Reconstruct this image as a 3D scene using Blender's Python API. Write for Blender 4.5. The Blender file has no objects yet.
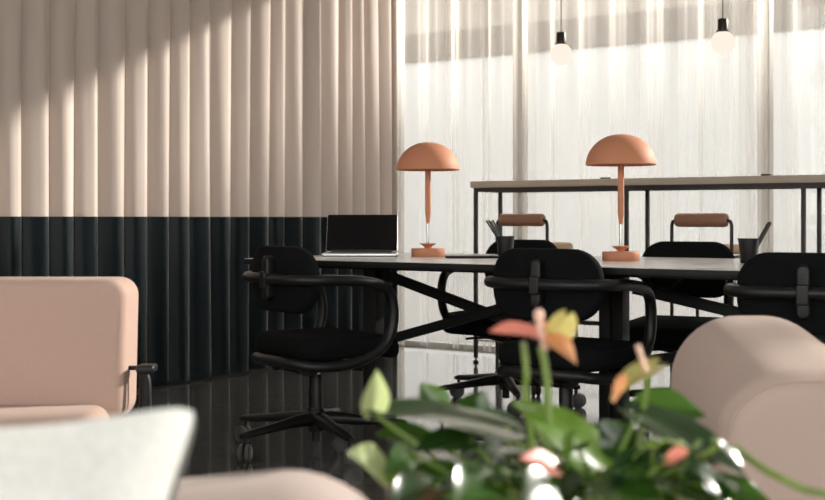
import bpy, bmesh, math, random
from mathutils import Vector, Matrix
PI = math.pi
C = bpy.context.scene.collection
random.seed(7)
YAW = math.radians(33.5)
EYE = 0.9

# ------------------------------------------------------------------ helpers
def link(name, bm, mat, parent=None, smooth=True, auto=True):
    bmesh.ops.recalc_face_normals(bm, faces=bm.faces)
    me = bpy.data.meshes.new(name)
    bm.to_mesh(me); bm.free()
    o = bpy.data.objects.new(name, me); C.objects.link(o)
    if mat: me.materials.append(mat)
    if smooth:
        me.polygons.foreach_set('use_smooth', [True] * len(me.polygons))
        if auto: me.set_sharp_from_angle(angle=math.radians(40))
    if parent: o.parent = parent
    return o

def tag(o, label, cat, group=None, kind=None):
    o['label'] = label; o['category'] = cat
    if group: o['group'] = group
    if kind: o['kind'] = kind
    return o

def thing(name, label, cat, loc=(0, 0, 0), rz=0, group=None):
    o = bpy.data.objects.new(name, None); C.objects.link(o)
    o.empty_display_size = .1
    o.location = loc; o.rotation_euler = (0, 0, rz)
    return tag(o, label, cat, group)

def struct(name, bm, mat, smooth=False):
    o = link(name, bm, mat, None, smooth); o['kind'] = 'structure'
    return o

def dup(root, label, loc, rz, group=None):
    r = root.copy(); C.objects.link(r); r.location = loc; r.rotation_euler = (0, 0, rz)
    r['label'] = label
    if group: r['group'] = group
    for ch in list(root.children):
        c = ch.copy(); C.objects.link(c); c.parent = r
        for g in list(ch.children):
            d = g.copy(); C.objects.link(d); d.parent = c
    return r

def add_box(bm, x0, x1, y0, y1, z0, z1, bev=0, seg=2, mat=None):
    r = bmesh.ops.create_cube(bm, size=1)
    vs = r['verts']
    for v in vs:
        v.co = Vector(((x0 + x1) / 2 + v.co.x * (x1 - x0), (y0 + y1) / 2 + v.co.y * (y1 - y0), (z0 + z1) / 2 + v.co.z * (z1 - z0)))
    if mat is not None:
        for v in vs: v.co = mat @ v.co
    if bev > 0:
        es = list({e for v in vs for e in v.link_edges})
        bmesh.ops.bevel(bm, geom=es, offset=bev, segments=seg, profile=.6, affect='EDGES')

def box(x0, x1, y0, y1, z0, z1, bev=0, seg=2):
    bm = bmesh.new(); add_box(bm, x0, x1, y0, y1, z0, z1, bev, seg); return bm

def bar_between(bm, p, q, w, h, bev=.003):
    p = Vector(p); q = Vector(q); d = q - p; L = d.length; d.normalize()
    up = Vector((0, 0, 1)) if abs(d.z) < .99 else Vector((0, 1, 0))
    s = d.cross(up).normalized(); u = s.cross(d)
    M = Matrix((d, s, u)).transposed().to_4x4(); M.translation = (p + q) / 2
    add_box(bm, -L / 2, L / 2, -w / 2, w / 2, -h / 2, h / 2, bev, 2, M)

def smooth_path(pts, n=8, closed=False):
    pts = [Vector(p) for p in pts]; out = []; N = len(pts)
    rng = range(N) if closed else range(N - 1)
    for i in rng:
        if closed:
            a, b, c, d = pts[i - 1], pts[i], pts[(i + 1) % N], pts[(i + 2) % N]
        else:
            b, c = pts[i], pts[i + 1]
            a = pts[i - 1] if i > 0 else b * 2 - c
            d = pts[i + 2] if i + 2 < N else c * 2 - b
        for k in range(n):
            t = k / n
            out.append(.5 * ((2 * b) + (c - a) * t + (2 * a - 5 * b + 4 * c - d) * t * t + (3 * b - a - 3 * c + d) * t ** 3))
    if not closed: out.append(pts[-1])
    return out

def add_tube(bm, pts, r, seg=12, closed=False, rads=None):
    pts = [Vector(p) for p in pts]; N = len(pts)
    T = []
    for i in range(N):
        if closed: t = pts[(i + 1) % N] - pts[i - 1]
        else: t = pts[min(i + 1, N - 1)] - pts[max(i - 1, 0)]
        T.append(t.normalized())
    up = Vector((0, 0, 1)) if abs(T[0].z) < .9 else Vector((1, 0, 0))
    n = (up - T[0] * up.dot(T[0])).normalized()
    rings = []
    for i in range(N):
        n = (n - T[i] * n.dot(T[i])).normalized()
        b = T[i].cross(n)
        rr = rads[i] if rads else r
        rings.append([bm.verts.new(pts[i] + (n * math.cos(2 * PI * k / seg) + b * math.sin(2 * PI * k / seg)) * rr) for k in range(seg)])
    m = N if closed else N - 1
    for i in range(m):
        A = rings[i]; B = rings[(i + 1) % N]; off = 0
        if closed and i == N - 1:
            off = min(range(seg), key=lambda o: (A[0].co - B[o].co).length)
        for k in range(seg):
            bm.faces.new((A[k], A[(k + 1) % seg], B[(k + 1 + off) % seg], B[(k + off) % seg]))
    if not closed:
        bm.faces.new(rings[0]); bm.faces.new(rings[-1])

def tube(pts, r, seg=12, closed=False, rads=None):
    bm = bmesh.new(); add_tube(bm, pts, r, seg, closed, rads); return bm

def add_lathe(bm, prof, seg=32, M=None):
    rings = []
    for (r, z) in prof:
        if r < 1e-6: ring = [bm.verts.new((0, 0, z))]
        else: ring = [bm.verts.new((r * math.cos(2 * PI * k / seg), r * math.sin(2 * PI * k / seg), z)) for k in range(seg)]
        if M is not None:
            for v in ring: v.co = M @ v.co
        rings.append(ring)
    for A, B in zip(rings, rings[1:]):
        for k in range(seg):
            a, b = A[k % len(A)], A[(k + 1) % len(A)]; c, d = B[(k + 1) % len(B)], B[k % len(B)]
            f = []
            for v in (a, b, c, d):
                if v not in f: f.append(v)
            if len(f) > 2:
                bm.faces.new(f)

def lathe(prof, seg=32, M=None):
    bm = bmesh.new(); add_lathe(bm, prof, seg, M); return bm

def rrect(hw, hh, rad, n=8):
    rad = max(1e-4, min(rad, hw - 1e-4, hh - 1e-4)); out = []
    for cx, cy, a0 in ((hw - rad, hh - rad, 0), (-hw + rad, hh - rad, PI / 2), (-hw + rad, -hh + rad, PI), (hw - rad, -hh + rad, 1.5 * PI)):
        for k in range(n + 1):
            a = a0 + PI / 2 * k / n
            out.append((cx + rad * math.cos(a), cy + rad * math.sin(a)))
    return out

def add_pad(bm, hw, hh, rad, th, edge, f=None, n=8, m=5, rings_in=4, crown=0.0):
    """upholstered slab: rounded-rectangle outline in x,y, thickness along z, rolled edges; f maps points"""
    levels = []
    for k in range(m + 1):
        a = PI / 2 * k / m
        levels.append((edge * (1 - math.sin(a)), -th / 2 + edge * (1 - math.cos(a))))
    lv = levels + [(i, -z) for i, z in reversed(levels)]
    if abs(th - 2 * edge) < 1e-6: lv = levels + [(i, -z) for i, z in reversed(levels[:-1])]
    loops = []
    def mk(ins, z, shrink=1.0):
        pts = rrect(hw - ins, hh - ins, max(rad - ins, .002), n)
        return [Vector((x * shrink, y * shrink, z)) for x, y in pts]
    def cz(s): return crown * (1 - s * s)
    for j in range(1, rings_in):
        s = j / rings_in
        loops.append(mk(edge, -th / 2 - cz(s), s))
    for i, z in lv: loops.append(mk(i, z))
    for j in range(rings_in - 1, 0, -1):
        s = j / rings_in
        loops.append(mk(edge, th / 2 + cz(s), s))
    g = f or (lambda v: v)
    V = [[bm.verts.new(g(p)) for p in L] for L in loops]
    for A, B in zip(V, V[1:]):
        N = len(A)
        for k in range(N): bm.faces.new((A[k], A[(k + 1) % N], B[(k + 1) % N], B[k]))
    for L, z in ((V[0], -th / 2 - crown), (V[-1], th / 2 + crown)):
        c = bm.verts.new(g(Vector((0, 0, z))))
        for k in range(len(L)): bm.faces.new((c, L[k], L[(k + 1) % len(L)]))

def pad(*a, **k):
    bm = bmesh.new(); add_pad(bm, *a, **k); return bm

# ------------------------------------------------------------------ materials
def new_mat(name):
    m = bpy.data.materials.new(name); m.use_nodes = True
    nt = m.node_tree; nt.nodes.clear()
    out = nt.nodes.new('ShaderNodeOutputMaterial')
    return m, nt, out

def pbr(name, col, rough=.5, metal=0, spec=.5, var=0, vscale=40, bump=0, bscale=300, sheen=0, coat=0, stretch=None, sheen_rough=.4):
    m, nt, out = new_mat(name)
    p = nt.nodes.new('ShaderNodeBsdfPrincipled')
    p.inputs['Base Color'].default_value = (*col, 1); p.inputs['Roughness'].default_value = rough
    p.inputs['Metallic'].default_value = metal; p.inputs['Specular IOR Level'].default_value = spec
    p.inputs['Sheen Weight'].default_value = sheen; p.inputs['Sheen Roughness'].default_value = sheen_rough
    p.inputs['Coat Weight'].default_value = coat
    tc = nt.nodes.new('ShaderNodeTexCoord'); src = tc.outputs['Object']
    if stretch:
        mp = nt.nodes.new('ShaderNodeMapping'); mp.inputs['Scale'].default_value = stretch
        nt.links.new(src, mp.inputs['Vector']); src = mp.outputs['Vector']
    if var:
        n = nt.nodes.new('ShaderNodeTexNoise'); n.inputs['Scale'].default_value = vscale; n.inputs['Detail'].default_value = 4
        nt.links.new(src, n.inputs['Vector'])
        r = nt.nodes.new('ShaderNodeMapRange'); r.inputs[1].default_value = .3; r.inputs[2].default_value = .7
        r.inputs[3].default_value = 1 - var; r.inputs[4].default_value = 1 + var
        nt.links.new(n.outputs['Fac'], r.inputs[0])
        mx = nt.nodes.new('ShaderNodeVectorMath'); mx.operation = 'SCALE'; mx.inputs[0].default_value = col
        nt.links.new(r.outputs[0], mx.inputs['Scale']); nt.links.new(mx.outputs[0], p.inputs['Base Color'])
    if bump:
        n2 = nt.nodes.new('ShaderNodeTexNoise'); n2.inputs['Scale'].default_value = bscale
        nt.links.new(src, n2.inputs['Vector'])
        b = nt.nodes.new('ShaderNodeBump'); b.inputs['Strength'].default_value = bump; b.inputs['Distance'].default_value = .002
        nt.links.new(n2.outputs['Fac'], b.inputs['Height']); nt.links.new(b.outputs['Normal'], p.inputs['Normal'])
    nt.links.new(p.outputs[0], out.inputs[0])
    return m

def cloth_mat(name, col, transl, transp, rough_tex=0, tcol=None):
    """thin cloth: diffuse + translucent, and an open weave that lets part of the light straight through"""
    m, nt, out = new_mat(name)
    d = nt.nodes.new('ShaderNodeBsdfDiffuse'); d.inputs[0].default_value = (*col, 1)
    t = nt.nodes.new('ShaderNodeBsdfTranslucent'); t.inputs[0].default_value = (*(tcol or col), 1)
    mx = nt.nodes.new('ShaderNodeMixShader'); mx.inputs[0].default_value = transl
    nt.links.new(d.outputs[0], mx.inputs[1]); nt.links.new(t.outputs[0], mx.inputs[2])
    last = mx.outputs[0]
    if transp:
        tr = nt.nodes.new('ShaderNodeBsdfTransparent'); tr.inputs[0].default_value = (1, 1, 1, 1)
        m2 = nt.nodes.new('ShaderNodeMixShader'); m2.inputs[0].default_value = transp
        # a weave seen or lit at a slant covers more: open fraction ** (1 / cos)
        ge = nt.nodes.new('ShaderNodeNewGeometry')
        dt = nt.nodes.new('ShaderNodeVectorMath'); dt.operation = 'DOT_PRODUCT'
        nt.links.new(ge.outputs['Normal'], dt.inputs[0]); nt.links.new(ge.outputs['Incoming'], dt.inputs[1])
        ab = nt.nodes.new('ShaderNodeMath'); ab.operation = 'ABSOLUTE'; nt.links.new(dt.outputs['Value'], ab.inputs[0])
        mxm = nt.nodes.new('ShaderNodeMath'); mxm.operation = 'MAXIMUM'; mxm.inputs[1].default_value = .12; nt.links.new(ab.outputs[0], mxm.inputs[0])
        iv = nt.nodes.new('ShaderNodeMath'); iv.operation = 'DIVIDE'; iv.inputs[0].default_value = 1; nt.links.new(mxm.outputs[0], iv.inputs[1])
        pw = nt.nodes.new('ShaderNodeMath'); pw.operation = 'POWER'; pw.inputs[0].default_value = transp; nt.links.new(iv.outputs[0], pw.inputs[1])
        nt.links.new(pw.outputs[0], m2.inputs[0])
        nt.links.new(last, m2.inputs[1]); nt.links.new(tr.outputs[0], m2.inputs[2]); last = m2.outputs[0]
    nt.links.new(last, out.inputs[0])
    return m

def leaf_mat(name, col, tcol, rough=.3, transl=.4, var=.25):
    m, nt, out = new_mat(name)
    p = nt.nodes.new('ShaderNodeBsdfPrincipled'); p.inputs['Base Color'].default_value = (*col, 1)
    p.inputs['Roughness'].default_value = rough; p.inputs['Specular IOR Level'].default_value = .6; p.inputs['Coat Weight'].default_value = .8; p.inputs['Coat Roughness'].default_value = .16
    tc = nt.nodes.new('ShaderNodeTexCoord')
    n = nt.nodes.new('ShaderNodeTexNoise'); n.inputs['Scale'].default_value = 28
    nt.links.new(tc.outputs['Object'], n.inputs['Vector'])
    r = nt.nodes.new('ShaderNodeMapRange'); r.inputs[1].default_value = .3; r.inputs[2].default_value = .7
    r.inputs[3].default_value = 1 - var; r.inputs[4].default_value = 1 + var
    nt.links.new(n.outputs['Fac'], r.inputs[0])
    s = nt.nodes.new('ShaderNodeVectorMath'); s.operation = 'SCALE'; s.inputs[0].default_value = col
    nt.links.new(r.outputs[0], s.inputs['Scale']); nt.links.new(s.outputs[0], p.inputs['Base Color'])
    t = nt.nodes.new('ShaderNodeBsdfTranslucent'); t.inputs[0].default_value = (*tcol, 1)
    mx = nt.nodes.new('ShaderNodeMixShader'); mx.inputs[0].default_value = transl
    nt.links.new(p.outputs[0], mx.inputs[1]); nt.links.new(t.outputs[0], mx.inputs[2]); nt.links.new(mx.outputs[0], out.inputs[0])
    return m

def emit_mat(name, col, s):
    m, nt, out = new_mat(name)
    e = nt.nodes.new('ShaderNodeEmission'); e.inputs[0].default_value = (*col, 1); e.inputs[1].default_value = s
    nt.links.new(e.outputs[0], out.inputs[0]); return m

def glass_mat(name):
    m, nt, out = new_mat(name)
    t = nt.nodes.new('ShaderNodeBsdfTransparent'); t.inputs[0].default_value = (.94, .95, .94, 1)
    g = nt.nodes.new('ShaderNodeBsdfGlossy'); g.inputs['Roughness'].default_value = .02
    mx = nt.nodes.new('ShaderNodeMixShader'); mx.inputs[0].default_value = .06
    nt.links.new(t.outputs[0], mx.inputs[1]); nt.links.new(g.outputs[0], mx.inputs[2]); nt.links.new(mx.outputs[0], out.inputs[0])
    return m

def floor_mat():
    m, nt, out = new_mat('polished_concrete')
    p = nt.nodes.new('ShaderNodeBsdfPrincipled')
    tc = nt.nodes.new('ShaderNodeTexCoord')
    mp = nt.nodes.new('ShaderNodeMapping'); mp.inputs['Rotation'].default_value = (0, 0, -YAW); mp.inputs['Scale'].default_value = (1.2, 4.5, 1)
    nt.links.new(tc.outputs['Object'], mp.inputs[0])
    n = nt.nodes.new('ShaderNodeTexNoise'); n.inputs['Scale'].default_value = 3; n.inputs['Detail'].default_value = 8; n.inputs['Roughness'].default_value = .65
    nt.links.new(mp.outputs[0], n.inputs['Vector'])
    cr = nt.nodes.new('ShaderNodeValToRGB')
    cr.color_ramp.elements[0].position = .3; cr.color_ramp.elements[0].color = (.07, .069, .067, 1)
    cr.color_ramp.elements[1].position = .72; cr.color_ramp.elements[1].color = (.24, .23, .215, 1)
    nt.links.new(n.outputs['Fac'], cr.inputs[0]); nt.links.new(cr.outputs[0], p.inputs['Base Color'])
    rr = nt.nodes.new('ShaderNodeMapRange'); rr.inputs[3].default_value = .05; rr.inputs[4].default_value = .16
    nt.links.new(n.outputs['Fac'], rr.inputs[0]); nt.links.new(rr.outputs[0], p.inputs['Roughness'])
    p.inputs['Specular IOR Level'].default_value = .6; p.inputs['Coat Weight'].default_value = 1; p.inputs['Coat Roughness'].default_value = .10
    nt.links.new(p.outputs[0], out.inputs[0]); return m

M = {}
M['floor'] = floor_mat()
M['wall'] = pbr('plaster', (.62, .58, .54), .9, var=.03, vscale=3)
M['ceiling'] = pbr('ceiling_plaster', (.66, .63, .6), .95, var=.02, vscale=3)
M['frame'] = pbr('window_frame_metal', (.35, .31, .27), .5, metal=0)
M['glass'] = glass_mat('window_glass')
M['beige'] = pbr('beige_curtain_cloth', (.56, .465, .41), .7, spec=.3, sheen=1.0, sheen_rough=.25)
M['black_cloth'] = pbr('black_curtain_cloth', (.005, .010, .0125), .30, spec=.18, sheen=1.0, sheen_rough=.25, bump=.1, bscale=400)
M['sheer'] = cloth_mat('sheer_voile', (.87, .82, .76), .60, .74, .03, (.90, .86, .815))
M['pink'] = pbr('pink_wool', (.50, .345, .285), .95, spec=.15, var=.07, vscale=500, bump=.5, bscale=900, sheen=.15)
M['pink_pale'] = pbr('pale_pink_wool', (.51, .385, .33), .95, spec=.15, var=.05, vscale=500, bump=.5, bscale=900, sheen=.15)
M['blush'] = pbr('light_blush_wool', (.46, .37, .335), .95, spec=.15, var=.05, vscale=500, bump=.4, bscale=900, sheen=.15)
M['white_cloth'] = pbr('white_cushion_cloth', (.70, .69, .66), .95, spec=.1, var=.08, vscale=120, bump=.6, bscale=300)
M['black_fabric'] = pbr('black_chair_fabric', (.006, .007, .007), .95, spec=.1, var=.15, vscale=600, bump=.3, bscale=900)
M['black_plastic'] = pbr('black_soft_plastic', (.009, .009, .009), .38, spec=.35)
M['black_metal'] = pbr('black_powder_metal', (.007, .007, .007), .5, spec=.25)
M['brown_metal'] = pbr('dark_brown_metal', (.022, .016, .013), .4, spec=.4)
M['table_top'] = pbr('black_linoleum', (.46, .45, .43), .22, spec=.6)
M['chrome'] = pbr('chrome', (.75, .75, .75), .15, metal=1)
M['caster'] = pbr('caster_grey', (.09, .09, .09), .35)
M['terracotta'] = pbr('terracotta_lacquer', (.57, .24, .135), .6, spec=.3, var=.04, vscale=200)
M['wood'] = pbr('pale_oak', (.50, .42, .34), .6, var=.1, vscale=6, stretch=(1, 12, 12))
M['leather'] = pbr('brown_leather', (.30, .145, .09), .5, spec=.4, var=.1, vscale=60, bump=.3, bscale=200)
M['tan_leather'] = pbr('tan_leather', (.62, .42, .27), .5, spec=.4, var=.05, vscale=60)
M['silver'] = pbr('aluminium', (.62, .62, .62), .3, metal=.9)
M['screen'] = pbr('dark_screen', (.004, .004, .005), .12, spec=.3)
M['bulb'] = emit_mat('opal_bulb', (1, .86, .74), 1.05)
M['leaf_dark'] = leaf_mat('dark_glossy_leaf', (.012, .036, .009), (.08, .20, .015), .2, .18)
M['leaf_mid'] = leaf_mat('mid_green_leaf', (.028, .080, .012), (.16, .36, .025), .22, .3)
M['leaf_young'] = leaf_mat('young_green_leaf', (.13, .26, .03), (.42, .62, .06), .25, .5)
M['leaf_pale'] = leaf_mat('pale_new_leaf', (.48, .58, .28), (.75, .85, .40), .4, .5, .1)
M['stem'] = leaf_mat('green_stem', (.20, .30, .06), (.4, .5, .1), .35, .2)
M['coral'] = leaf_mat('coral_spathe', (.72, .22, .17), (.9, .33, .25), .35, .4, .12)
M['orange'] = leaf_mat('orange_spathe', (.70, .30, .14), (.9, .45, .2), .35, .4, .2)
M['green_spathe'] = leaf_mat('olive_spathe', (.42, .38, .13), (.7, .6, .2), .35, .4, .3)
M['spadix'] = pbr('spadix', (.78, .50, .38), .6)
M['soil'] = pbr('soil', (.03, .02, .015), .95, var=.4, vscale=80)
M['pot'] = pbr('planter_grey', (.18, .17, .16), .7)
M['facade'] = pbr('white_facade', (.47, .46, .45), .9)
M['facade_band'] = pbr('beige_facade_band', (.095, .075, .06), .9)
M['facade_top'] = pbr('cream_facade', (.23, .195, .165), .9)
M['pavement'] = pbr('outdoor_paving', (.22, .21, .20), .9)

# ------------------------------------------------------------------ the setting
GY = 7.15           # glazing plane
struct('floor', box(-5.0, 3.6, -2.6, GY + .1, -.1, 0), M['floor'])
struct('ceiling', box(-5.0, 3.6, -2.7, GY + .1, 3.9, 4.0), M['ceiling'])
struct('wall_left', box(-5.0, -4.9, -2.6, GY + .1, 0, 3.9), M['wall'])
struct('wall_front', box(-5.0, 3.6, -2.7, -2.6, 0, .3), M['wall'])
struct('wall_right', box(3.5, 3.6, 1.5, GY + .1, 0, 3.9), M['wall'])
struct('wall_back', box(-5.0, .6, GY - .05, GY + .1, 3.02, 3.9), M['wall'])
struct('wall_back_right', box(.6, 3.6, GY - .05, GY + .1, 3.86, 3.9), M['wall'])

def window(name, horizontal, a0, a1, c, z0, z1, mull):
    bm = bmesh.new()
    w = .035
    def bar(p0, p1, q0, q1):
        if horizontal: add_box(bm, p0, p1, c - .04, c + .04, q0, q1)
        else: add_box(bm, c - .04, c + .04, p0, p1, q0, q1)
    bar(a0, a1, z0, z0 + .025); bar(a0, a1, z1 - .06, z1)
    for x in mull: bar(x - w, x + w, z0 + .025, z1 - .06)
    o = struct(name, bm, M['frame'])
    g = box(a0, a1, c - .004, c + .004, z0 + .03, z1 - .03) if horizontal else box(c - .004, c + .004, a0, a1, z0 + .03, z1 - .03)
    go = link('pane', g, M['glass'], o, False)
    return o
window('window_1', True, -4.9, .6, GY, 0, 3.02, (-4.865, -3.86, -2.2, -.54, .565))
window('window_tall_unseen', True, .6, 3.5, GY, 0, 3.86, (.635, 2.0, 3.465))  # unseen stretch of glazing, made taller so sun reaches the plant
window('fill_window_side', False, -2.6, 1.5, 3.55, 0, 3.9, (-1.0, .5))  # unseen side window, added to bring sky light into the room

window('fill_window_rear', True, -4.9, 3.5, -2.65, .3, 3.9, (-4.865, -3.2, -1.5, .2, 1.9, 3.465))  # added behind the camera, out of view, to fill faces turned this way
struct('ground_rear', box(-40, 40, -30, -2.71, -.15, -.05), M['pavement'])
# outside: paving and the pale building across the street
struct('ground', box(-40, 40, GY + .11, 60, -.15, -.05), M['pavement'])
struct('ground_side', box(3.61, 40, -20, GY + .1, -.15, -.05), M['pavement'])
b = thing('building', 'pale building with a beige band across the street, seen through the sheer curtains', 'building', (0, 26, 0))
link('wall', box(-40, 60, 0, 8, -.05, 4.95), M['facade'], b, False)
link('fascia', box(-40, 60, -.06, 8, 4.93, 5.66), M['facade_band'], b, False)
link('upper_wall', box(-40, 60, 0, 8, 5.66, 10.4), M['facade_top'], b, False)

# ------------------------------------------------------------------ curtains
FOLD_PX = [-50, -27, -2, 23, 51, 76, 100, 127, 150, 172, 192, 213, 233, 252, 271.5, 286, 304, 322, 339, 352, 365, 380, 392]
def left_y(px):
    a = (px - 412) / 1200; d = 4.65 / (.552 - .834 * a); return d * (.552 * a + .834)
folds = [left_y(p) for p in FOLD_PX]
while folds[0] > 1.6: folds.insert(0, folds[0] - .165 - .02 * random.random())
folds.append(6.80)
rnd = random.Random(3)
amp = [(.036 + .014 * rnd.random()) for _ in folds]
lean = [rnd.uniform(-.012, .012) for _ in folds]
PK = [(0, 0), (.15, .40), (.32, .77), (.48, .97), (.64, 1.0), (.78, .74), (.90, .40), (.97, .12), (1, 0)]
def pleat(t):
    for (a, wa), (b, wb) in zip(PK, PK[1:]):
        if t <= b:
            return wa + (wb - wa) * (t - a) / (b - a)
    return 0
PT = [0, .05, .1, .16, .23, .31, .38, .45, .5, .56, .62, .67, .72, .77, .82, .86, .9, .93, .97]
def curtain_pts(z):
    out = []
    for i in range(len(folds) - 1):
        y0 = folds[i] + lean[i] * (z - 1.2); y1 = folds[i + 1] + lean[i + 1] * (z - 1.2)
        for t in PT:
            A = amp[i] * (1 - t) + amp[i + 1] * t
            # each pleat: rises out of the valley, a broad crest, then a short return facing the window
            w_ = pleat(t)
            x = -4.672 + A * w_ * (1 + .10 * (1.5 - z)) + .006 * math.sin(2.1 * y0 + z * .8) + .003 * math.sin(17 * y0 + 9 * t + 1.3 * z) * math.sin(PI * t)
            out.append(Vector((x, y0 + (y1 - y0) * t, z)))
    return out
def curtain_mesh(zs, off=0):
    bm = bmesh.new(); rows = []
    for z in zs:
        rows.append([bm.verts.new(p + Vector((off, 0, 0))) for p in curtain_pts(z)])
    for A, B in zip(rows, rows[1:]):
        for k in range(len(A) - 1): bm.faces.new((A[k], A[k + 1], B[k + 1], B[k]))
    return bm
cu = thing('curtain', 'pleated floor-length curtain on the left wall, beige above and black below', 'curtain', (0, 0, 0))
ZB = .907
o = link('upper_cloth', curtain_mesh([ZB + (3.88 - ZB) * i / 12 for i in range(13)]), M['beige'], cu, auto=False); o['label'] = 'beige upper cloth'
o = link('lower_cloth', curtain_mesh([.015 + (ZB - .015) * i / 6 for i in range(7)]), M['black_cloth'], cu, auto=False); o['label'] = 'black lower cloth'
link('curtain_track', box(-4.69, -4.60, 1.5, 6.8, 3.87, 3.9), M['black_metal'], cu, False)

def sheer(name, x0, x1, seed, label, y=6.95, dens=1.0):
    r = random.Random(seed)
    ph = [r.uniform(0, 6.28) for _ in range(8)]
    def Yf(x, z):
        s = .042 * math.sin(25 * dens * x + ph[0] + 1.6 * math.sin(3.1 * x + ph[1]))
        s += .012 * math.sin(57 * dens * x + ph[2] + 1.2 * math.sin(5.3 * x + ph[3]) + .3 * z)
        s +=   .002 * math.sin(150 * x + ph[4] + .5 * z)
        s *= .55 + .45 * math.sin(2.7 * x + ph[5]) ** 2
        return y + s * (1 + .06 * (1.5 - z))
    n = int((x1 - x0) / .007); zs = [.02 + (3.86 - .02) * i / 8 for i in range(9)]
    bm = bmesh.new()
    rows = [[bm.verts.new((x0 + (x1 - x0) * k / n, Yf(x0 + (x1 - x0) * k / n, z), z)) for k in range(n + 1)] for z in zs]
    for A, B in zip(rows, rows[1:]):
        for k in range(n): bm.faces.new((A[k], A[k + 1], B[k + 1], B[k]))
    t = thing(name, label, 'curtain', (0, 0, 0), 0, 'sheer curtains along the window wall')
    link('voile', bm, M['sheer'], t, auto=False)
    link('curtain_track', box(x0 + .03, x1 - .05, y - .02, y + .02, 3.865, 3.9), M['frame'], t, False)
sheer('sheer_curtain', -4.76, -3.62, 11, 'sheer white curtain in the corner, between the beige curtain and the bar table', 6.90, dens=1.25)
sheer('sheer_curtain', -3.74, -2.14, 5, 'sheer white curtain behind the right terracotta lamp and the left bulb', 7.02)
sheer('sheer_curtain', -2.28, 3.4, 8, 'sheer white curtain at the right, behind the right bulb', 6.90)

# ------------------------------------------------------------------ long table
tb = thing('table', 'long black office table with crossed braces, carrying two terracotta lamps and a laptop', 'table', (-1.7, 4.385, 0))
tb_off = Vector((1.7, -4.385, 0))
def tbl(bm):
    bmesh.ops.translate(bm, verts=bm.verts, vec=tb_off); return bm
tt = link('tabletop', tbl(box(-3.39, .05, 3.83, 4.94, .704, .7285, .003)), M['black_metal'], tb)
o = link('surface', tbl(box(-3.388, .048, 3.832, 4.938, .7275, .73)), M['table_top'], tt, False); o['label'] = 'pale grey satin table surface'
link('apron', tbl(box(-3.28, -.06, 3.93, 4.84, .692, .705, .002)), M['black_metal'], tb)
LY = 4.385
for xs in ((-3.11,), (-1.975, -1.922), (-.30,)):
    for x in xs:
        w = .034 if len(xs) == 1 else .024
        lg = link('leg', tbl(box(x - w, x + w, LY - .035, LY + .035, .01, .70, .003)), M['black_metal'], tb)
        link('foot', tbl(box(x - w - .004, x + w + .004, LY - .12, LY + .12, 0, .012, .002)), M['black_metal'], lg)
for (xa, za, xb, zb) in ((-3.08, .655, -1.99, .345), (-3.08, .345, -1.99, .655), (-1.87, .625, -.335, .335), (-1.87, .335, -.335, .625)):
    bm = bmesh.new(); bar_between(bm, (xa, LY + (.011 if za > zb else -.011), za), (xb, LY + (.011 if za > zb else -.011), zb), .018, .042)
    link('brace', tbl(bm), M['black_metal'], tb)


# cables under the tabletop
bm = bmesh.new()
add_tube(bm, smooth_path([(-1.80, 4.36, .68), (-1.78, 4.36, .645), (-1.72, 4.37, .63), (-1.68, 4.37, .655), (-1.66, 4.37, .68)]), .004, 8)
add_tube(bm, smooth_path([(-1.84, 4.33, .68), (-1.80, 4.33, .66), (-1.74, 4.33, .625), (-1.69, 4.33, .62)]), .003, 8)
link('cable', tbl(bm), M['black_plastic'], tb)

# ------------------------------------------------------------------ high bar table
BY0, BY1 = 6.44, 6.75
bt = thing('bar_table', 'high narrow bar table with pale wooden top and slim black frame along the sheer curtains', 'table', (-1.8, 6.6, 0))
boff = Vector((1.8, -6.6, 0))
def bl(bm):
    bmesh.ops.translate(bm, verts=bm.verts, vec=boff); return bm
link('tabletop', bl(box(-3.82, .75, BY0 - .02, BY1 + .02, 1.087, 1.128, .004)), M['wood'], bt)
bm = bmesh.new()
add_box(bm, -3.80, .73, BY0 - .011, BY0 + .011, 1.062, 1.087); add_box(bm, -3.80, .73, BY1 - .011, BY1 + .011, 1.062, 1.087)
add_box(bm, -3.80, -3.778, BY0, BY1, 1.062, 1.087)
link('rail', bl(bm), M['brown_metal'], bt, False)
for i, x in enumerate((-3.79, -2.785, -1.78, -.775, .23)):
    for y in (BY0, BY1):
        lg = link('leg', bl(box(x - .011, x + .011, y - .011, y + .011, .03, 1.062, .002)), M['brown_metal'], bt)
        link('foot', bl(lathe([(0, 0), (.018, 0), (.018, .008), (.006, .02), (.006, .032), (0, .032)], 12, Matrix.Translation((x, y, 0)))), M['black_metal'], lg)
link('foot_rail', bl(box(-3.78, -2.80, BY0 - .008, BY0 + .008, .272, .298, .002)), M['brown_metal'], bt)
link('foot_rail', bl(box(-3.78, -2.80, BY0 - .003, BY0 + .003, .136, .145)), M['leather'], bt)
for x, lab in ((-2.98, 'small black power socket on the bar table, left of the right lamp'), (-2.02, 'small black power socket on the bar table, right of the right lamp')):
    s = thing('power_socket', lab, 'socket', (x, 6.58, 1.128), 0, 'sockets on the bar table')
    link('lid', pad(.027, .022, .008, .014, .004, lambda v: v + Vector((0, 0, .007))), M['black_plastic'], s)

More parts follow.
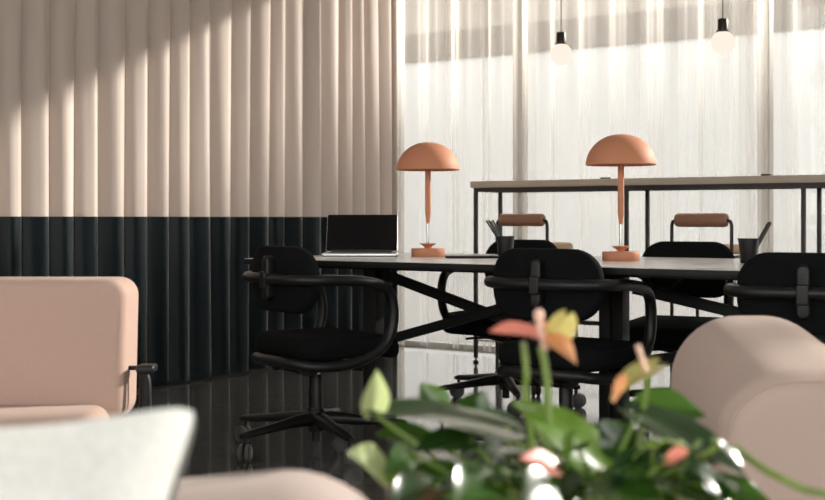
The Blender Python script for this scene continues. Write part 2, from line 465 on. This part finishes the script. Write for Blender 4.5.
# ------------------------------------------------------------------ bar stools
def make_stool(label, loc):
    t = thing('bar_stool', label, 'stool', loc, 0, 'bar stools at the bar table')
    # local: back at -Y, seat centre at origin
    W = .16
    pts = [(-W, -.20, .02)]
    pts += [(-W, -.20, .45), (-W, -.20, .80)]
    pts += [(-W, -.20, .862), (-W + .006, -.20, .882), (-W + .024, -.20, .889)]
    pts += [(W - .024, -.20, .889), (W - .006, -.20, .882), (W, -.20, .862)]
    pts += [(W, -.20, .80), (W, -.20, .45), (W, -.20, .02)]
    link('back_frame', tube(pts, .0095, 10), M['brown_metal'], t)
    Mx = Matrix.Translation((0, -.20, .889)) @ Matrix.Rotation(PI / 2, 4, 'Y')
    link('backrest', lathe([(0, -.138), (.028, -.138), (.034, -.132), (.036, -.12), (.036, .12), (.034, .132), (.028, .138), (0, .138)], 20, Mx), M['leather'], t)
    link('seat', pad(.19, .18, .15, .045, .02, lambda v: Vector((v.x, v.y, v.z + .735)), crown=.004), M['tan_leather'], t)
    for s in (-1, 1):
        link('leg', tube(smooth_path([(s * .15, .10, .712), (s * .155, .16, .55), (s * .16, .18, .02)]), .0095, 10), M['brown_metal'], t)
    link('foot_ring', tube([(-W, -.19, .25), (-W, .165, .25), (W, .165, .25), (W, -.19, .25)], .008, 8), M['brown_metal'], t)
    bm = bmesh.new(); add_tube(bm, [(-W, -.19, .69), (W, -.19, .69)], .008, 8); add_tube(bm, [(-W, -.19, .70), (-W, .1, .70)], .008, 8); add_tube(bm, [(W, -.19, .70), (W, .1, .70)], .008, 8)
    link('seat_frame', bm, M['brown_metal'], t)
    for x, y in ((-W, -.20), (W, -.20), (-W, .18), (W, .18)):
        link('foot', lathe([(0, 0), (.013, 0), (.013, .022), (0, .022)], 12, Matrix.Translation((x, y, 0))), M['black_plastic'], t)
    return t
st = make_stool('brown leather bar stool with roll backrest, above the cup of thin pencils', (-3.23, 6.2, 0))
dup(st, 'brown leather bar stool with roll backrest, right of the right lamp', (-2.18, 6.2, 0), 0)

# ------------------------------------------------------------------ swivel chairs
def make_chair(label, loc, rz):
    t = thing('office_chair', label, 'chair', loc, rz, 'black swivel chairs around the long table')
    bp, bf = M['black_plastic'], M['black_fabric']
    # five-star base
    hub = link('base_hub', lathe([(0, .075), (.030, .075), (.036, .10), (.040, .125), (.036, .15), (.028, .165), (0, .165)], 20), bp, t)
    for k in range(5):
        a = 2 * PI * k / 5 + math.radians(60)
        d = Vector((math.cos(a), math.sin(a), 0)); s = Vector((-d.y, d.x, 0))
        bm = bmesh.new(); rings = []
        for (rr, zz, w, h) in ((.02, .125, .030, .028), (.10, .122, .026, .024), (.20, .112, .022, .018), (.335, .100, .019, .013), (.355, .097, .012, .009)):
            ring = []
            for q in range(12):
                an = 2 * PI * q / 12
                ring.append(bm.verts.new(d * rr + s * (w * math.cos(an)) + Vector((0, 0, zz + h * math.sin(an)))))
            rings.append(ring)
        for A, B in zip(rings, rings[1:]):
            for q in range(12): bm.faces.new((A[q], A[(q + 1) % 12], B[(q + 1) % 12], B[q]))
        bm.faces.new(rings[0]); bm.faces.new(rings[-1])
        arm = link('base_arm', bm, bp, t)
        # castor: twin wheels and hood
        c = d * .335; wa = a + 1.1 + .9 * k
        wd = Vector((math.cos(wa), math.sin(wa), 0)); 
        Rz = Matrix.Rotation(wa, 4, 'Z')
        bm = bmesh.new()
        for sgn in (-1, 1):
            Mw = Matrix.Translation(c + Vector((0, 0, .034))) @ Rz @ Matrix.Translation((-.012, 0, 0)) @ Matrix.Rotation(PI / 2, 4, 'X') @ Matrix.Translation((0, 0, sgn * .013))
            add_lathe(bm, [(0, -.010), (.026, -.010), (.034, -.006), (.034, .006), (.026, .010), (0, .010)], 20, Mw)
        cst = link('caster', bm, M['caster'], arm)
        bm = bmesh.new()
        add_lathe(bm, [(0, 0), (.008, 0), (.008, .045), (0, .045)], 10, Matrix.Translation(c + Vector((0, 0, .048))))
        link('caster_stem', bm, bp, arm)
    link('gas_column', lathe([(0, .035), (.017, .035), (.017, .12), (.026, .13), (.026, .285), (.022, .295), (0, .295)], 20), bp, t)
    link('piston', lathe([(0, .285), (.013, .285), (.013, .335), (0, .335)], 16), M['chrome'], t)
    bm = bmesh.new()
    add_box(bm, -.06, .06, -.13, .09, .325, .362, .012, 3)
    add_tube(bm, [(0, -.13, .345), (0, -.19, .34)], .018, 10)
    link('mechanism', bm, bp, t)
    link('lever', tube(smooth_path([(.03, .02, .325), (.12, .08, .322), (.16, .11, .318)]), .006, 8), bp, t)
    # seat
    def fs(v):
        y = v.y; z = v.z + .415
        if y > .1: z -= .9 * (y - .1) ** 2
        return Vector((v.x * (1 - .12 * max(0, -y) / .24), y, z))
    link('seat', pad(.225, .232, .09, .085, .036, lambda v: fs(v + Vector((0, .045, 0))), crown=.006), bf, t)
    # closed armrest loop
    Zr = .672
    half = [(0, -.225, Zr), (.10, -.222, Zr), (.185, -.198, Zr), (.232, -.145, Zr), (.247, -.07, Zr - .002), (.250, .04, Zr - .010), (.248, .125, Zr - .026), (.246, .172, Zr - .058), (.245, .190, Zr - .12),
            (.243, .186, Zr - .19), (.240, .155, Zr - .25), (.232, .085, Zr - .295), (.216, -.02, Zr - .322), (.19, -.125, Zr - .322), (.14, -.185, Zr - .312), (.07, -.205, Zr - .308)]
    loop = half + [(-x, y, z) for x, y, z in reversed(half[1:])]
    link('armrest', tube(smooth_path(loop, 5, True), .0205, 14, True), bp, t)
    # backrest pad, slightly wrapped round the sitter
    def fb(v):
        x = v.x
        y = -.165 + .55 * x * x - v.z
        z = v.y + .668
        return Vector((x * (1.0 + .0 * v.y), y - .10 * (v.y) * .3, z))
    back = link('backrest', pad(.213, .126, .104, .055, .022, fb, crown=.006, n=10), bf, t)
    # clamp on the back that grips the tube
    bm = bmesh.new()
    def fc(v): return Vector((v.x, -.214 - v.z, v.y + .675))
    add_pad(bm, .0205, .083, .0204, .042, .008, fc, n=6, m=3)
    link('clamp', bm, bp, back)
    bm = bmesh.new()
    add_pad(bm, .0195, .032, .008, .047, .006, lambda v: Vector((v.x, -.223 - v.z, v.y + .668)), n=4, m=3)
    link('clamp_band', bm, bp, back)
    bm = bmesh.new()
    for sx in (-1, 1):
        add_tube(bm, smooth_path([(sx * .14, -.185, Zr - .312), (sx * .08, -.10, .325), (0, -.01, .305)]), .016, 10)
        add_tube(bm, smooth_path([(sx * .225, .05, Zr - .305), (sx * .12, .03, .335), (0, .01, .315)]), .014, 10)
    link('support_bars', bm, bp, t)
    return t
def rz_face(deg_right_of_Y): return -math.radians(deg_right_of_Y)
ch = make_chair('black swivel office chair turned sideways at the left end of the long table', (-2.880, 3.675, 0), rz_face(18.5))
dup(ch, 'black swivel office chair seen from behind, just above the coral flowers', (-1.92, 3.90, 0), rz_face(1))
dup(ch, 'black swivel office chair at the right edge, behind the pink lounge seat', (-1.045, 3.90, 0), rz_face(-7))
dup(ch, 'black swivel office chair across the long table, behind the pencil cup', (-2.81, 5.06, 0), PI + rz_face(4))
dup(ch, 'black swivel office chair across the long table, just right of the right lamp', (-1.93, 5.05, 0), PI + rz_face(-8))

# ------------------------------------------------------------------ things on the table
TZ = .73
def make_lamp(label, loc):
    t = thing('table_lamp', label, 'lamp', loc, 0, 'terracotta table lamps')
    tc = M['terracotta']
    link('base', lathe([(0, 0), (.072, 0), (.0745, .003), (.0745, .032), (.072, .036), (0, .036)], 40), tc, t)
    link('knob', lathe([(0, .034), (.014, .034), (.016, .042), (.026, .050), (.037, .056), (.037, .0585), (0, .0595)], 32), tc, t)
    link('rod', lathe([(0, .058), (.006, .058), (.006, .16), (0, .16)], 16), M['chrome'], t)
    link('stem', lathe([(0, .145), (.007, .145), (.0125, .19), (.0125, .39), (.010, .395), (0, .395)], 20), tc, t)
    # dome shade, open below, real thickness
    prof = []
    R, H0, HT = .140, .385, .120
    for k in range(13):
        u = k / 12
        prof.append((R * math.sin(u * PI / 2) ** .92, H0 + HT * math.cos(u * PI / 2) ** 1.12))
    prof[0] = (0, H0 + HT)
    inner = [(max(0, r - .003), z - .004) for r, z in reversed(prof)]
    link('lamp_shade', lathe(prof + inner, 48), tc, t)
    link('shade_holder', lathe([(0, .39), (.016, .39), (.022, .40), (.012, .43), (.012, .497), (0, .497)], 20), M['silver'], t)
    return t
lp = make_lamp('terracotta mushroom table lamp beside the laptop, left one', (-2.87, 4.46, TZ))
dup(lp, 'terracotta mushroom table lamp in the middle of the table, right one', (-1.953, 4.46, TZ), 0)

def make_laptop():
    t = thing('laptop', 'open silver laptop with a black screen at the left end of the table', 'laptop', (-3.165, 4.36, TZ), YAW)
    link('keyboard_base', pad(.168, .110, .012, .014, .004, lambda v: v + Vector((0, 0, .008))), M['silver'], t)
    an = math.radians(36)
    def fl(v, o=0):  # lid hinged at y=+.108
        y = .108 + (v.y + .104) * math.sin(an) + v.z * math.cos(an); z = .016 + (v.y + .104) * math.cos(an) - v.z * math.sin(an)
        return Vector((v.x, y, z))
    lid = link('lid', pad(.164, .104, .010, .006, .0025, fl), M['silver'], t)
    link('screen', pad(.1625, .1025, .008, .002, .0008, lambda v: fl(v + Vector((0, 0, -.0035)))), M['screen'], lid)
    link('keyboard', box(-.14, .14, -.01, .09, .0148, .0162), M['black_plastic'], t, False)
    bm = box(-.14, .14, .100, .112, .014, .024, .003); link('hinge', bm, M['black_plastic'], t)
    return t
make_laptop()

nb = thing('notebook', 'thin flat black notebook lying between the left lamp and the pen cup', 'notebook', (-2.62, 4.44, TZ), YAW)
link('cover', box(-.125, .115, -.08, .08, 0, .010, .002), M['black_plastic'], nb)
link('pages', box(-.121, .1155, -.0805, .076, .0025, .0075), M['black_fabric'], nb, False)

def make_cup(label, loc):
    t = thing('pen_cup', label, 'cup', loc, 0, 'pen cups on the long table')
    link('body', lathe([(0, 0), (.029, 0), (.031, .003), (.038, .088), (.041, .090), (.041, .093), (.036, .093), (.029, .006), (0, .006)], 32), M['black_plastic'], t)
    return t
c1 = make_cup('black pen cup holding thin black pencils, behind the middle near chair', (-2.485, 4.47, TZ))
c2 = dup(c1, 'black pen cup holding thick black pens, at the right end beside the far chair', (-1.44, 4.47, TZ), 0)
for i, (dx, dz, r) in enumerate(((-.060, .0, .0038), (-.050, .002, .0038), (-.040, -.002, .0038), (-.031, .003, .0038))):
    p = thing('pencil', ['black pencil leaning furthest left in the left pen cup', 'second black pencil from the left in the left pen cup', 'third black pencil from the left in the left pen cup', 'rightmost black pencil in the left pen cup'][i],
              'pencil', (-2.485, 4.47, TZ), YAW, 'pencils in the left cup')
    a = Vector((.012 + .005 * i, .008 * (i - 1.5), .012)); bq = Vector((dx - .022, .008 * (i - 1.5), .158 + dz))
    dd = (bq - a).normalized()
    link('shaft', tube([a, bq], r, 8), M['black_plastic'], p)
    link('tip', tube([bq, bq + dd * .004], r * .9, 8), M['silver'], p)
for i, (dx, dy) in enumerate(((.074, -.006), (.084, .010))):
    p = thing('pen', ['thick black pen, left of the two in the right pen cup', 'thick black pen, right of the two in the right pen cup'][i], 'pen', (-1.44, 4.47, TZ), YAW, 'pens in the right cup')
    a = Vector((-.005 + .012 * i, dy, .012)); bq = Vector((dx, dy, .150)); dd = (bq - a).normalized()
    link('shaft', tube([a, bq], .0065, 10), M['black_plastic'], p)
    link('cap', tube([bq, bq + dd * .004], .0055, 10), M['black_plastic'], p)

# ------------------------------------------------------------------ pendant bulbs
def make_pendant(label, loc):
    t = thing('pendant_lamp', label, 'lamp', loc, 0, 'pendant bulbs over the bar table')
    link('cord', lathe([(0, .12), (.0028, .12), (.0028, 2.07), (0, 2.07)], 8), M['black_plastic'], t)
    link('socket', lathe([(0, .055), (.034, .055), (.034, .064), (.028, .067), (.027, .120), (.024, .125), (0, .126)], 24), M['brown_metal'], t)
    prof = [(.063 * math.sin(PI * k / 20), -.063 * math.cos(PI * k / 20)) for k in range(19)] + [(.022, .060)]
    prof[0] = (0, -.063)
    link('bulb', lathe(prof, 32), M['bulb'], t)
    return t
pe = make_pendant('glowing round bulb on a dark socket and cord, left one, above the bar table', (-3.083, 6.2, 1.838))
dup(pe, 'glowing round bulb on a dark socket and cord, right one, above the bar table', (-2.135, 6.2, 1.828), 0)

# ------------------------------------------------------------------ lounge seating, aligned with the camera's group of furniture
def cam_w(r, d, z=0): return Vector((.8339 * r - .5519 * d, .5519 * r + .8339 * d, z))

def left_sofa():
    t = thing('sofa', 'dusty pink sofa with a black side arm, at the left edge before the curtain', 'sofa', cam_w(-1.632, 3.35), YAW)
    # local x right, y away. right end at x = +.80
    def fb(v): return Vector((v.x, .14 - v.z + .10 * (v.y), v.y + .52))
    link('backrest', pad(.815, .205, .055, .19, .026, fb, crown=.008, n=8, m=6), M['pink'], t)
    link('seat', pad(.79, .36, .05, .22, .045, lambda v: Vector((v.x, v.y - .33, v.z + .27)), crown=.008), M['pink'], t)
    link('base_frame', box(-.74, .74, -.62, .12, .12, .165, .01), M['black_metal'], t)
    for x in (-.68, .68):
        for y in (-.58, .10):
            link('leg', tube([(x, y, .125), (x, y, 0)], .014, 10), M['black_metal'], t)
    hd = link('armrest', pad(.026, .035, .010, .022, .008, lambda v: Vector((v.x + .868, v.y + .10, v.z + .468))), M['black_plastic'], t)
    link('armrest_bracket', box(.80, .85, .10, .12, .462, .474, .003), M['black_metal'], hd)
    link('armrest_tube', tube(smooth_path([(.858, .09, .463), (.869, .09, .43), (.872, .085, .37), (.872, .08, .2), (.872, .08, .0)]), .0135, 12), M['black_metal'], t)
    link('armrest_tube', tube(smooth_path([(.851, .115, .463), (.851, .115, .38), (.851, .115, .0)]), .009, 10), M['black_metal'], t)
left_sofa()

def right_seat():
    t = thing('lounge_chair', 'pale pink upholstered lounge seat with a rounded back at the right edge', 'armchair', cam_w(.75, 2.48), YAW)
    # backrest: rounded slab, outline in x,z, extruded along y
    hw, hh = .178, .33
    def fb(v): return Vector((v.x + .005, v.z, v.y + .36 + (.17 * (v.z - .25) if v.y > 0 else 0) * max(0, v.y) / .33))
    bk = link('backrest', pad(hw, hh, .15, .50, .055, fb, n=12, m=7), M['pink_pale'], t)
    sm = [fb(Vector((x, y, -.2375))) for x, y in rrect(hw - .0155, hh - .0155, .1345, 12)]
    link('seam', tube(sm, .0032, 6, True), M['pink_pale'], bk)
    link('seat', pad(.33, .27, .06, .24, .05, lambda v: Vector((v.x + .50, v.y, v.z + .27)), crown=.01), M['pink_pale'], t)
    for x, y in ((-.08, -.17), (-.08, .17), (.70, -.17), (.70, .17)):
        link('leg', tube([(x, y, .16), (x, y, 0)], .015, 10), M['black_metal'], t)
right_seat()

def front_sofa():
    t = thing('sofa', 'pale pink sofa in the nearest foreground, under the white cushion', 'sofa', cam_w(-.55, 1.12), YAW)
    # back slab facing the camera, top edge sagging to the left
    def fb(v):
        x = v.x; z = v.y + .352
        u = (x - .46)
        if v.y > 0: z -= .10 * max(0, .0 - u) ** 2 * (1 if u < 0 else 0) * (v.y / .27) + .0
        return Vector((x, .16 - v.z, z))
    link('backrest', pad(.55, .275, .14, .18, .07, fb, crown=.004, n=10, m=6), M['blush'], t)
    link('seat', pad(.56, .26, .05, .20, .05, lambda v: Vector((v.x, v.y - .20, v.z + .18)), crown=.008), M['blush'], t)
    for x in (-.5, .5):
        for y in (-.40, .18):
            link('leg', tube([(x, y, .09), (x, y, 0)], .015, 10), M['black_metal'], t)
front_sofa()

def cushion():
    t = thing('cushion', 'white woven cushion leaning on the foreground sofa, bottom left corner', 'cushion', cam_w(-.408, 1.0), YAW)
    S = .225
    def f(v):
        # pillow: pinched corners, fat middle
        x, y = v.x / S, v.y / S
        k = max(0, 1 - x * x * .98) ** .5 * max(0, 1 - y * y * .98) ** .5
        rc = 1 - .07 * (x * x * y * y) ** 4
        p = Vector((v.x * (1 - .20 * (1 - y * y)) * rc, v.y * (1 - .17 * (1 - x * x)) * rc, 0))
        z = (1 if v.z > 0 else -1) * .085 * k ** .8
        q = Vector((p.x, p.y, z))
        q = Matrix.Rotation(math.radians(-2), 3, 'Z') @ q
        # stand upright, lean back
        w = Vector((q.x, -q.z, q.y))
        w = Matrix.Rotation(math.radians(-14), 3, 'X') @ w
        return w + Vector((0, .0, .535))
    bm = bmesh.new(); N = 24
    def grid(sgn):
        return [[f(Vector((S * (2 * i / N - 1), S * (2 * j / N - 1), sgn))) for j in range(N + 1)] for i in range(N + 1)]
    for sgn in (1, -1):
        G = grid(sgn); V = [[bm.verts.new(p) for p in r] for r in G]
        for i in range(N):
            for j in range(N): bm.faces.new((V[i][j], V[i + 1][j], V[i + 1][j + 1], V[i][j + 1]))
    bmesh.ops.remove_doubles(bm, verts=bm.verts, dist=.004)
    link('cover', bm, M['white_cloth'], t, auto=False)
cushion()

# ------------------------------------------------------------------ anthurium in the foreground
D0 = 1.5
PC = (.22, D0)                       # planter centre (right, away)
an = thing('anthurium', 'potted green leafy plant with coral flowers in the foreground', 'plant', cam_w(0, 0, 0), YAW)

TP = Matrix.Translation((PC[0], PC[1], 0))
pot = link('pot', lathe([(0, 0), (.15, 0), (.155, .01), (.18, .42), (.185, .43), (.175, .43), (.168, .40), (0, .40)], 40, TP), M['pot'], an)
link('soil', lathe([(0, .41), (.168, .408), (.168, .401), (0, .401)], 32, TP), M['soil'], pot)

def P(px, py, d):                    # a point of the plant: right, away, up
    return Vector(((px - 412) / 1200 * d, d, EYE - (py - 218) / 1200 * d))

def leaf(base, tip, width, mat, face=(0, -.6, 1), droop=.15, cup=.25, name='leaf', heart=.18, parent=None, thick=.0006):
    base = Vector(base); tip = Vector(tip); ax = tip - base; L = ax.length; ax.normalize()
    f = Vector(face); n = (f - ax * f.dot(ax)).normalized(); s = ax.cross(n)
    NS, NW = 16, 6
    def pt(t, u, lift):
        # outline of a heart: rounded lobes behind the stalk, pointed tip
        w = width / 2 * (math.sin(PI * min(1, t ** .62)) ** .9 if t < 1 else 0)
        back = heart * L * abs(u) ** 1.2 * max(0, 1 - t * 3.2)
        along = t * L - back
        bow = -droop * L * (t ** 2) + droop * L * .5 * t
        side = w * u
        cupz = cup * abs(side) * (1 - .3 * t)
        wav = .02 * L * math.sin(7 * t + 3 * u) * abs(u)
        return base + ax * along + s * side + n * (bow + cupz + wav + lift)
    bm = bmesh.new()
    def sheet(lift):
        return [[bm.verts.new(pt(.015 + .985 * i / NS, -1 + 2 * j / NW, lift)) for j in range(NW + 1)] for i in range(NS + 1)]
    G = sheet(0)
    for i in range(NS):
        for j in range(NW): bm.faces.new((G[i][j], G[i + 1][j], G[i + 1][j + 1], G[i][j + 1]))
    bmesh.ops.remove_doubles(bm, verts=bm.verts, dist=.0003)
    o = link(name, bm, mat, parent or an, auto=False)
    return o

def petiole(top, mat=None, r=.0028, root=None, bend=.03, name='stem', parent=None):
    top = Vector(top)
    root = root or Vector((PC[0] + rp.uniform(-.07, .07), PC[1] + rp.uniform(-.06, .06), .40))
    mid = (top + root) / 2 + Vector((rp.uniform(-bend, bend), rp.uniform(-bend, bend), bend))
    return link(name, tube(smooth_path([root, mid, top], 8), r, 8), mat or M['stem'], parent or an)
rp = random.Random(21)

LEAVES = [  # base px, tip px, distance, width m, material, facing, droop, cup
    ((372, 412, 1.46), (377, 370, 1.44), .036, 'leaf_pale', (.3, -1, .1), .05, .5),
    ((384, 474, 1.42), (350, 450, 1.36), .052, 'leaf_pale', (-.2, -.8, .6), .1, .3),
    ((392, 470, 1.42), (415, 496, 1.38), .03, 'leaf_young', (0, -.8, .6), .1, .3),
    ((505, 428, 1.52), (362, 404, 1.45), .105, 'leaf_dark', (.05, -.22, 1), .08, .10),
    ((612, 470, 1.50), (516, 398, 1.46), .075, 'leaf_young', (.35, -.75, .62), .12, .15),
    ((636, 414, 1.46), (752, 472, 1.40), .085, 'leaf_dark', (.1, -.28, 1), .14, .2),
    ((640, 408, 1.52), (706, 414, 1.50), .06, 'leaf_mid', (0, -.7, .7), .1, .3),
    ((690, 484, 1.42), (775, 502, 1.36), .06, 'leaf_mid', (0, -.5, 1), .12, .2),
    ((440, 412, 1.62), (420, 382, 1.62), .045, 'leaf_mid', (.2, -1, .3), .1, .3),
    ((470, 418, 1.66), (484, 390, 1.66), .05, 'leaf_dark', (.1, -1, .4), .1, .3),
    ((520, 470, 1.40), (438, 486, 1.32), .085, 'leaf_dark', (0, -.05, 1), .10, .10),
    ((545, 455, 1.44), (482, 450, 1.40), .060, 'leaf_dark', (0, -.02, 1), .10, .1),
    ((470, 440, 1.50), (412, 448, 1.46), .055, 'leaf_dark', (0, -.5, 1), .12, .2),
    ((430, 440, 1.52), (376, 432, 1.48), .05, 'leaf_mid', (0, -.6, .8), .12, .2),
    ((455, 470, 1.46), (400, 488, 1.40), .06, 'leaf_mid', (0, -.4, 1), .14, .2),
    ((600, 480, 1.42), (660, 496, 1.36), .065, 'leaf_mid', (0, -.6, 1), .12, .2),
    ((625, 450, 1.48), (600, 420, 1.48), .05, 'leaf_dark', (-.3, -.9, .5), .1, .2),
    ((650, 460, 1.45), (610, 492, 1.38), .06, 'leaf_dark', (0, -.8, .8), .1, .2),
    ((660, 470, 1.44), (700, 498, 1.38), .06, 'leaf_young', (.3, -.8, .7), .1, .2),
    ((560, 470, 1.45), (540, 500, 1.40), .06, 'leaf_dark', (0, -.9, .6), .1, .2),
    ((575, 440, 1.55), (635, 436, 1.52), .06, 'leaf_dark', (0, -.5, 1), .12, .2),
    ((520, 440, 1.58), (470, 415, 1.56), .07, 'leaf_dark', (0, -.6, 1), .12, .2),
    ((700, 470, 1.40), (742, 492, 1.34), .05, 'leaf_dark', (.6, -.4, .7), .12, .2),
    ((668, 486, 1.36), (720, 512, 1.30), .06, 'leaf_dark', (.2, -.1, 1), .12, .2),
    ((430, 486, 1.38), (388, 506, 1.32), .055, 'leaf_dark', (.5, -.4, .7), .1, .2),
    ((492, 482, 1.34), (452, 502, 1.28), .07, 'leaf_mid', (.55, -.45, .7), .1, .15),
    ((548, 486, 1.34), (520, 512, 1.28), .06, 'leaf_dark', (.7, -.45, .5), .1, .15),
    ((410, 452, 1.42), (384, 470, 1.38), .036, 'leaf_mid', (.7, -.5, .5), .1, .2),
    ((600, 500, 1.32), (640, 516, 1.28), .06, 'leaf_mid', (.3, -.2, 1), .1, .2),
    ((655, 436, 1.43), (690, 446, 1.40), .030, 'leaf_pale', (.7, -.5, .5), .1, .2),
    ((715, 440, 1.40), (738, 462, 1.37), .022, 'leaf_pale', (.7, -.5, .5), .1, .2),
]
for b, t_, w, m, face, dr, cu_ in LEAVES:
    B, T = P(*b), P(*t_)
    leaf(B, T, w, M[m], face, dr, cu_)
    petiole(B)
for k in range(46):
    an_ = rp.uniform(0, 2 * PI); rr = rp.uniform(.02, .17)
    z = rp.uniform(.49, .625) - .25 * max(0, rr - .1)
    B = Vector((PC[0] + rr * math.cos(an_) * 1.05, PC[1] + .75 * rr * math.sin(an_), z))
    L = rp.uniform(.045, .095); out = an_ + rp.uniform(-.7, .7)
    T = B + Vector((math.cos(out) * L, math.sin(out) * L, rp.uniform(-.03, .015)))
    if T.y < 1.22: T.y = 1.22
    leaf(B, T, L * rp.uniform(.6, .8), M[rp.choice(('leaf_dark', 'leaf_dark', 'leaf_mid', 'leaf_mid', 'leaf_young'))], (rp.uniform(-.45, .45), rp.uniform(-.6, .4), 1), rp.uniform(.04, .2), rp.uniform(.1, .3))
    petiole(B)
# small leaves turned towards the sun side, glinting
for k in range(18):
    B = Vector((PC[0] + rp.uniform(-.20, .20), PC[1] + rp.uniform(-.16, .05), rp.uniform(.52, .645)))
    L = rp.uniform(.035, .06); out = rp.uniform(0, 2 * PI)
    T = B + Vector((math.cos(out) * L * .7, math.sin(out) * L * .4, -L * rp.uniform(.2, .8)))
    leaf(B, T, L * .7, M[rp.choice(('leaf_dark', 'leaf_dark', 'leaf_mid'))], (.72 + rp.uniform(-.15, .15), -.51 + rp.uniform(-.15, .15), .47 + rp.uniform(-.15, .15)), .08, .15)
    if k < 8: petiole(B)
# thick pale stalk arching out to the right over the lounge seat
link('stem', tube(smooth_path([P(735, 448, 1.42), P(765, 470, 1.37), P(800, 488, 1.33), P(850, 515, 1.29), Vector((.43, 1.38, .44))], 8), .0042, 10), M['stem'], an)
link('stem', tube(smooth_path([P(700, 440, 1.42), P(690, 455, 1.42), P(675, 490, 1.42), Vector((.28, 1.46, .41))], 8), .0035, 10), M['stem'], an)

def flower(center_bm_list, stem_pts, label=None):
    f = center_bm_list
    return f
# coral flower seen from the side, with its spadix in front
f1 = leaf(P(550, 340, 1.50), P(489, 329, 1.47), .070, M['coral'], (.05, -.25, 1), .06, .25, 'flower', .25)
f1['label'] = 'coral pink spathe'
link('spadix', tube(smooth_path([P(545, 349, 1.47), P(540, 330, 1.46), P(538, 309, 1.46)], 6), .005, 10, rads=[.0045] * 9 + [.006, .0062, .006, .003]), M['spadix'], f1)
link('stem', tube(smooth_path([P(523, 342, 1.49), P(526, 375, 1.49), P(527, 410, 1.50), Vector((.18, 1.5, .41))], 8), .0042, 10), M['stem'], an)
# opening flower with a yellow-green hood and an orange lower lobe
f2 = leaf(P(566, 316, 1.46), P(550, 350, 1.48), .036, M['green_spathe'], (.1, -1, .15), .2, .3, 'flower', .2)
f2['label'] = 'yellow-green opening spathe'
f2b = leaf(P(545, 330, 1.475), P(577, 362, 1.45), .030, M['orange'], (.5, -.9, .2), .15, .4, 'spathe_lobe', .2, f2)
link('stem', tube(smooth_path([P(541, 346, 1.48), P(546, 378, 1.48), P(548, 412, 1.48), P(552, 480, 1.48), Vector((.19, 1.47, .41))], 8), .0048, 10), M['stem'], an)
# small drooping flower in front of the lounge seat
f3 = leaf(P(656, 366, 1.46), P(610, 392, 1.42), .034, M['green_spathe'], (-.3, -.6, .8), .3, .4, 'flower', .2)
f3['label'] = 'small olive and pink drooping spathe'
f3b = leaf(P(624, 376, 1.425), P(612, 402, 1.41), .015, M['orange'], (-.3, -.8, .5), .2, .3, 'spathe_lobe', .1, f3)
link('spadix', tube(smooth_path([P(646, 372, 1.45), P(642, 360, 1.45), P(637, 345, 1.45)], 6), .0034, 10), M['spadix'], f3)
link('stem', tube(smooth_path([P(648, 368, 1.46), P(645, 395, 1.47), P(638, 440, 1.48), Vector((.25, 1.5, .41))], 8), .0036, 10), M['stem'], an)
f4 = leaf(P(555, 468, 1.38), P(520, 456, 1.35), .036, M['coral'], (0, -.7, .8), .1, .3, 'flower', .2)
petiole(P(552, 466, 1.38))
f5 = leaf(P(668, 460, 1.38), P(690, 452, 1.36), .026, M['coral'], (0, -.7, .8), .1, .3, 'flower', .2)
petiole(P(668, 460, 1.38))

# ------------------------------------------------------------------ light
w = bpy.data.worlds.new('sky'); bpy.context.scene.world = w; w.use_nodes = True
bg = w.node_tree.nodes['Background']; bg.inputs[0].default_value = (1, .985, .97, 1); bg.inputs[1].default_value = 3.5
sun = bpy.data.lights.new('sun', 'SUN'); sun.energy = 12; sun.angle = math.radians(2.0); sun.color = (1, .94, .87)
so = bpy.data.objects.new('sun', sun); C.objects.link(so)
to_sun = Vector((.6, 1.0, .45)).normalized()
so.rotation_euler = to_sun.to_track_quat('Z', 'Y').to_euler(); so.location = (6, 12, 8)

# ------------------------------------------------------------------ camera
cd = bpy.data.cameras.new('camera'); co = bpy.data.objects.new('camera', cd); C.objects.link(co)
co.location = (0, 0, EYE); co.rotation_euler = (PI / 2, 0, YAW)
cd.sensor_width = 36; cd.lens = 1200 / 825 * 36; cd.shift_y = -32 / 825
cd.clip_start = .05; cd.clip_end = 200
cd.dof.use_dof = True; cd.dof.focus_distance = 4.7; cd.dof.aperture_fstop = 4.0
sc = bpy.context.scene; sc.camera = co
vs = sc.view_settings; vs.view_transform = 'Standard'; vs.look = 'None'; vs.gamma = 1; vs.use_curve_mapping = False; vs.exposure = 0.0
sc.cycles.use_denoising = True
sc.cycles.max_bounces = 10; sc.cycles.diffuse_bounces = 5; sc.cycles.transparent_max_bounces = 16
sc.cycles.sample_clamp_indirect = 6
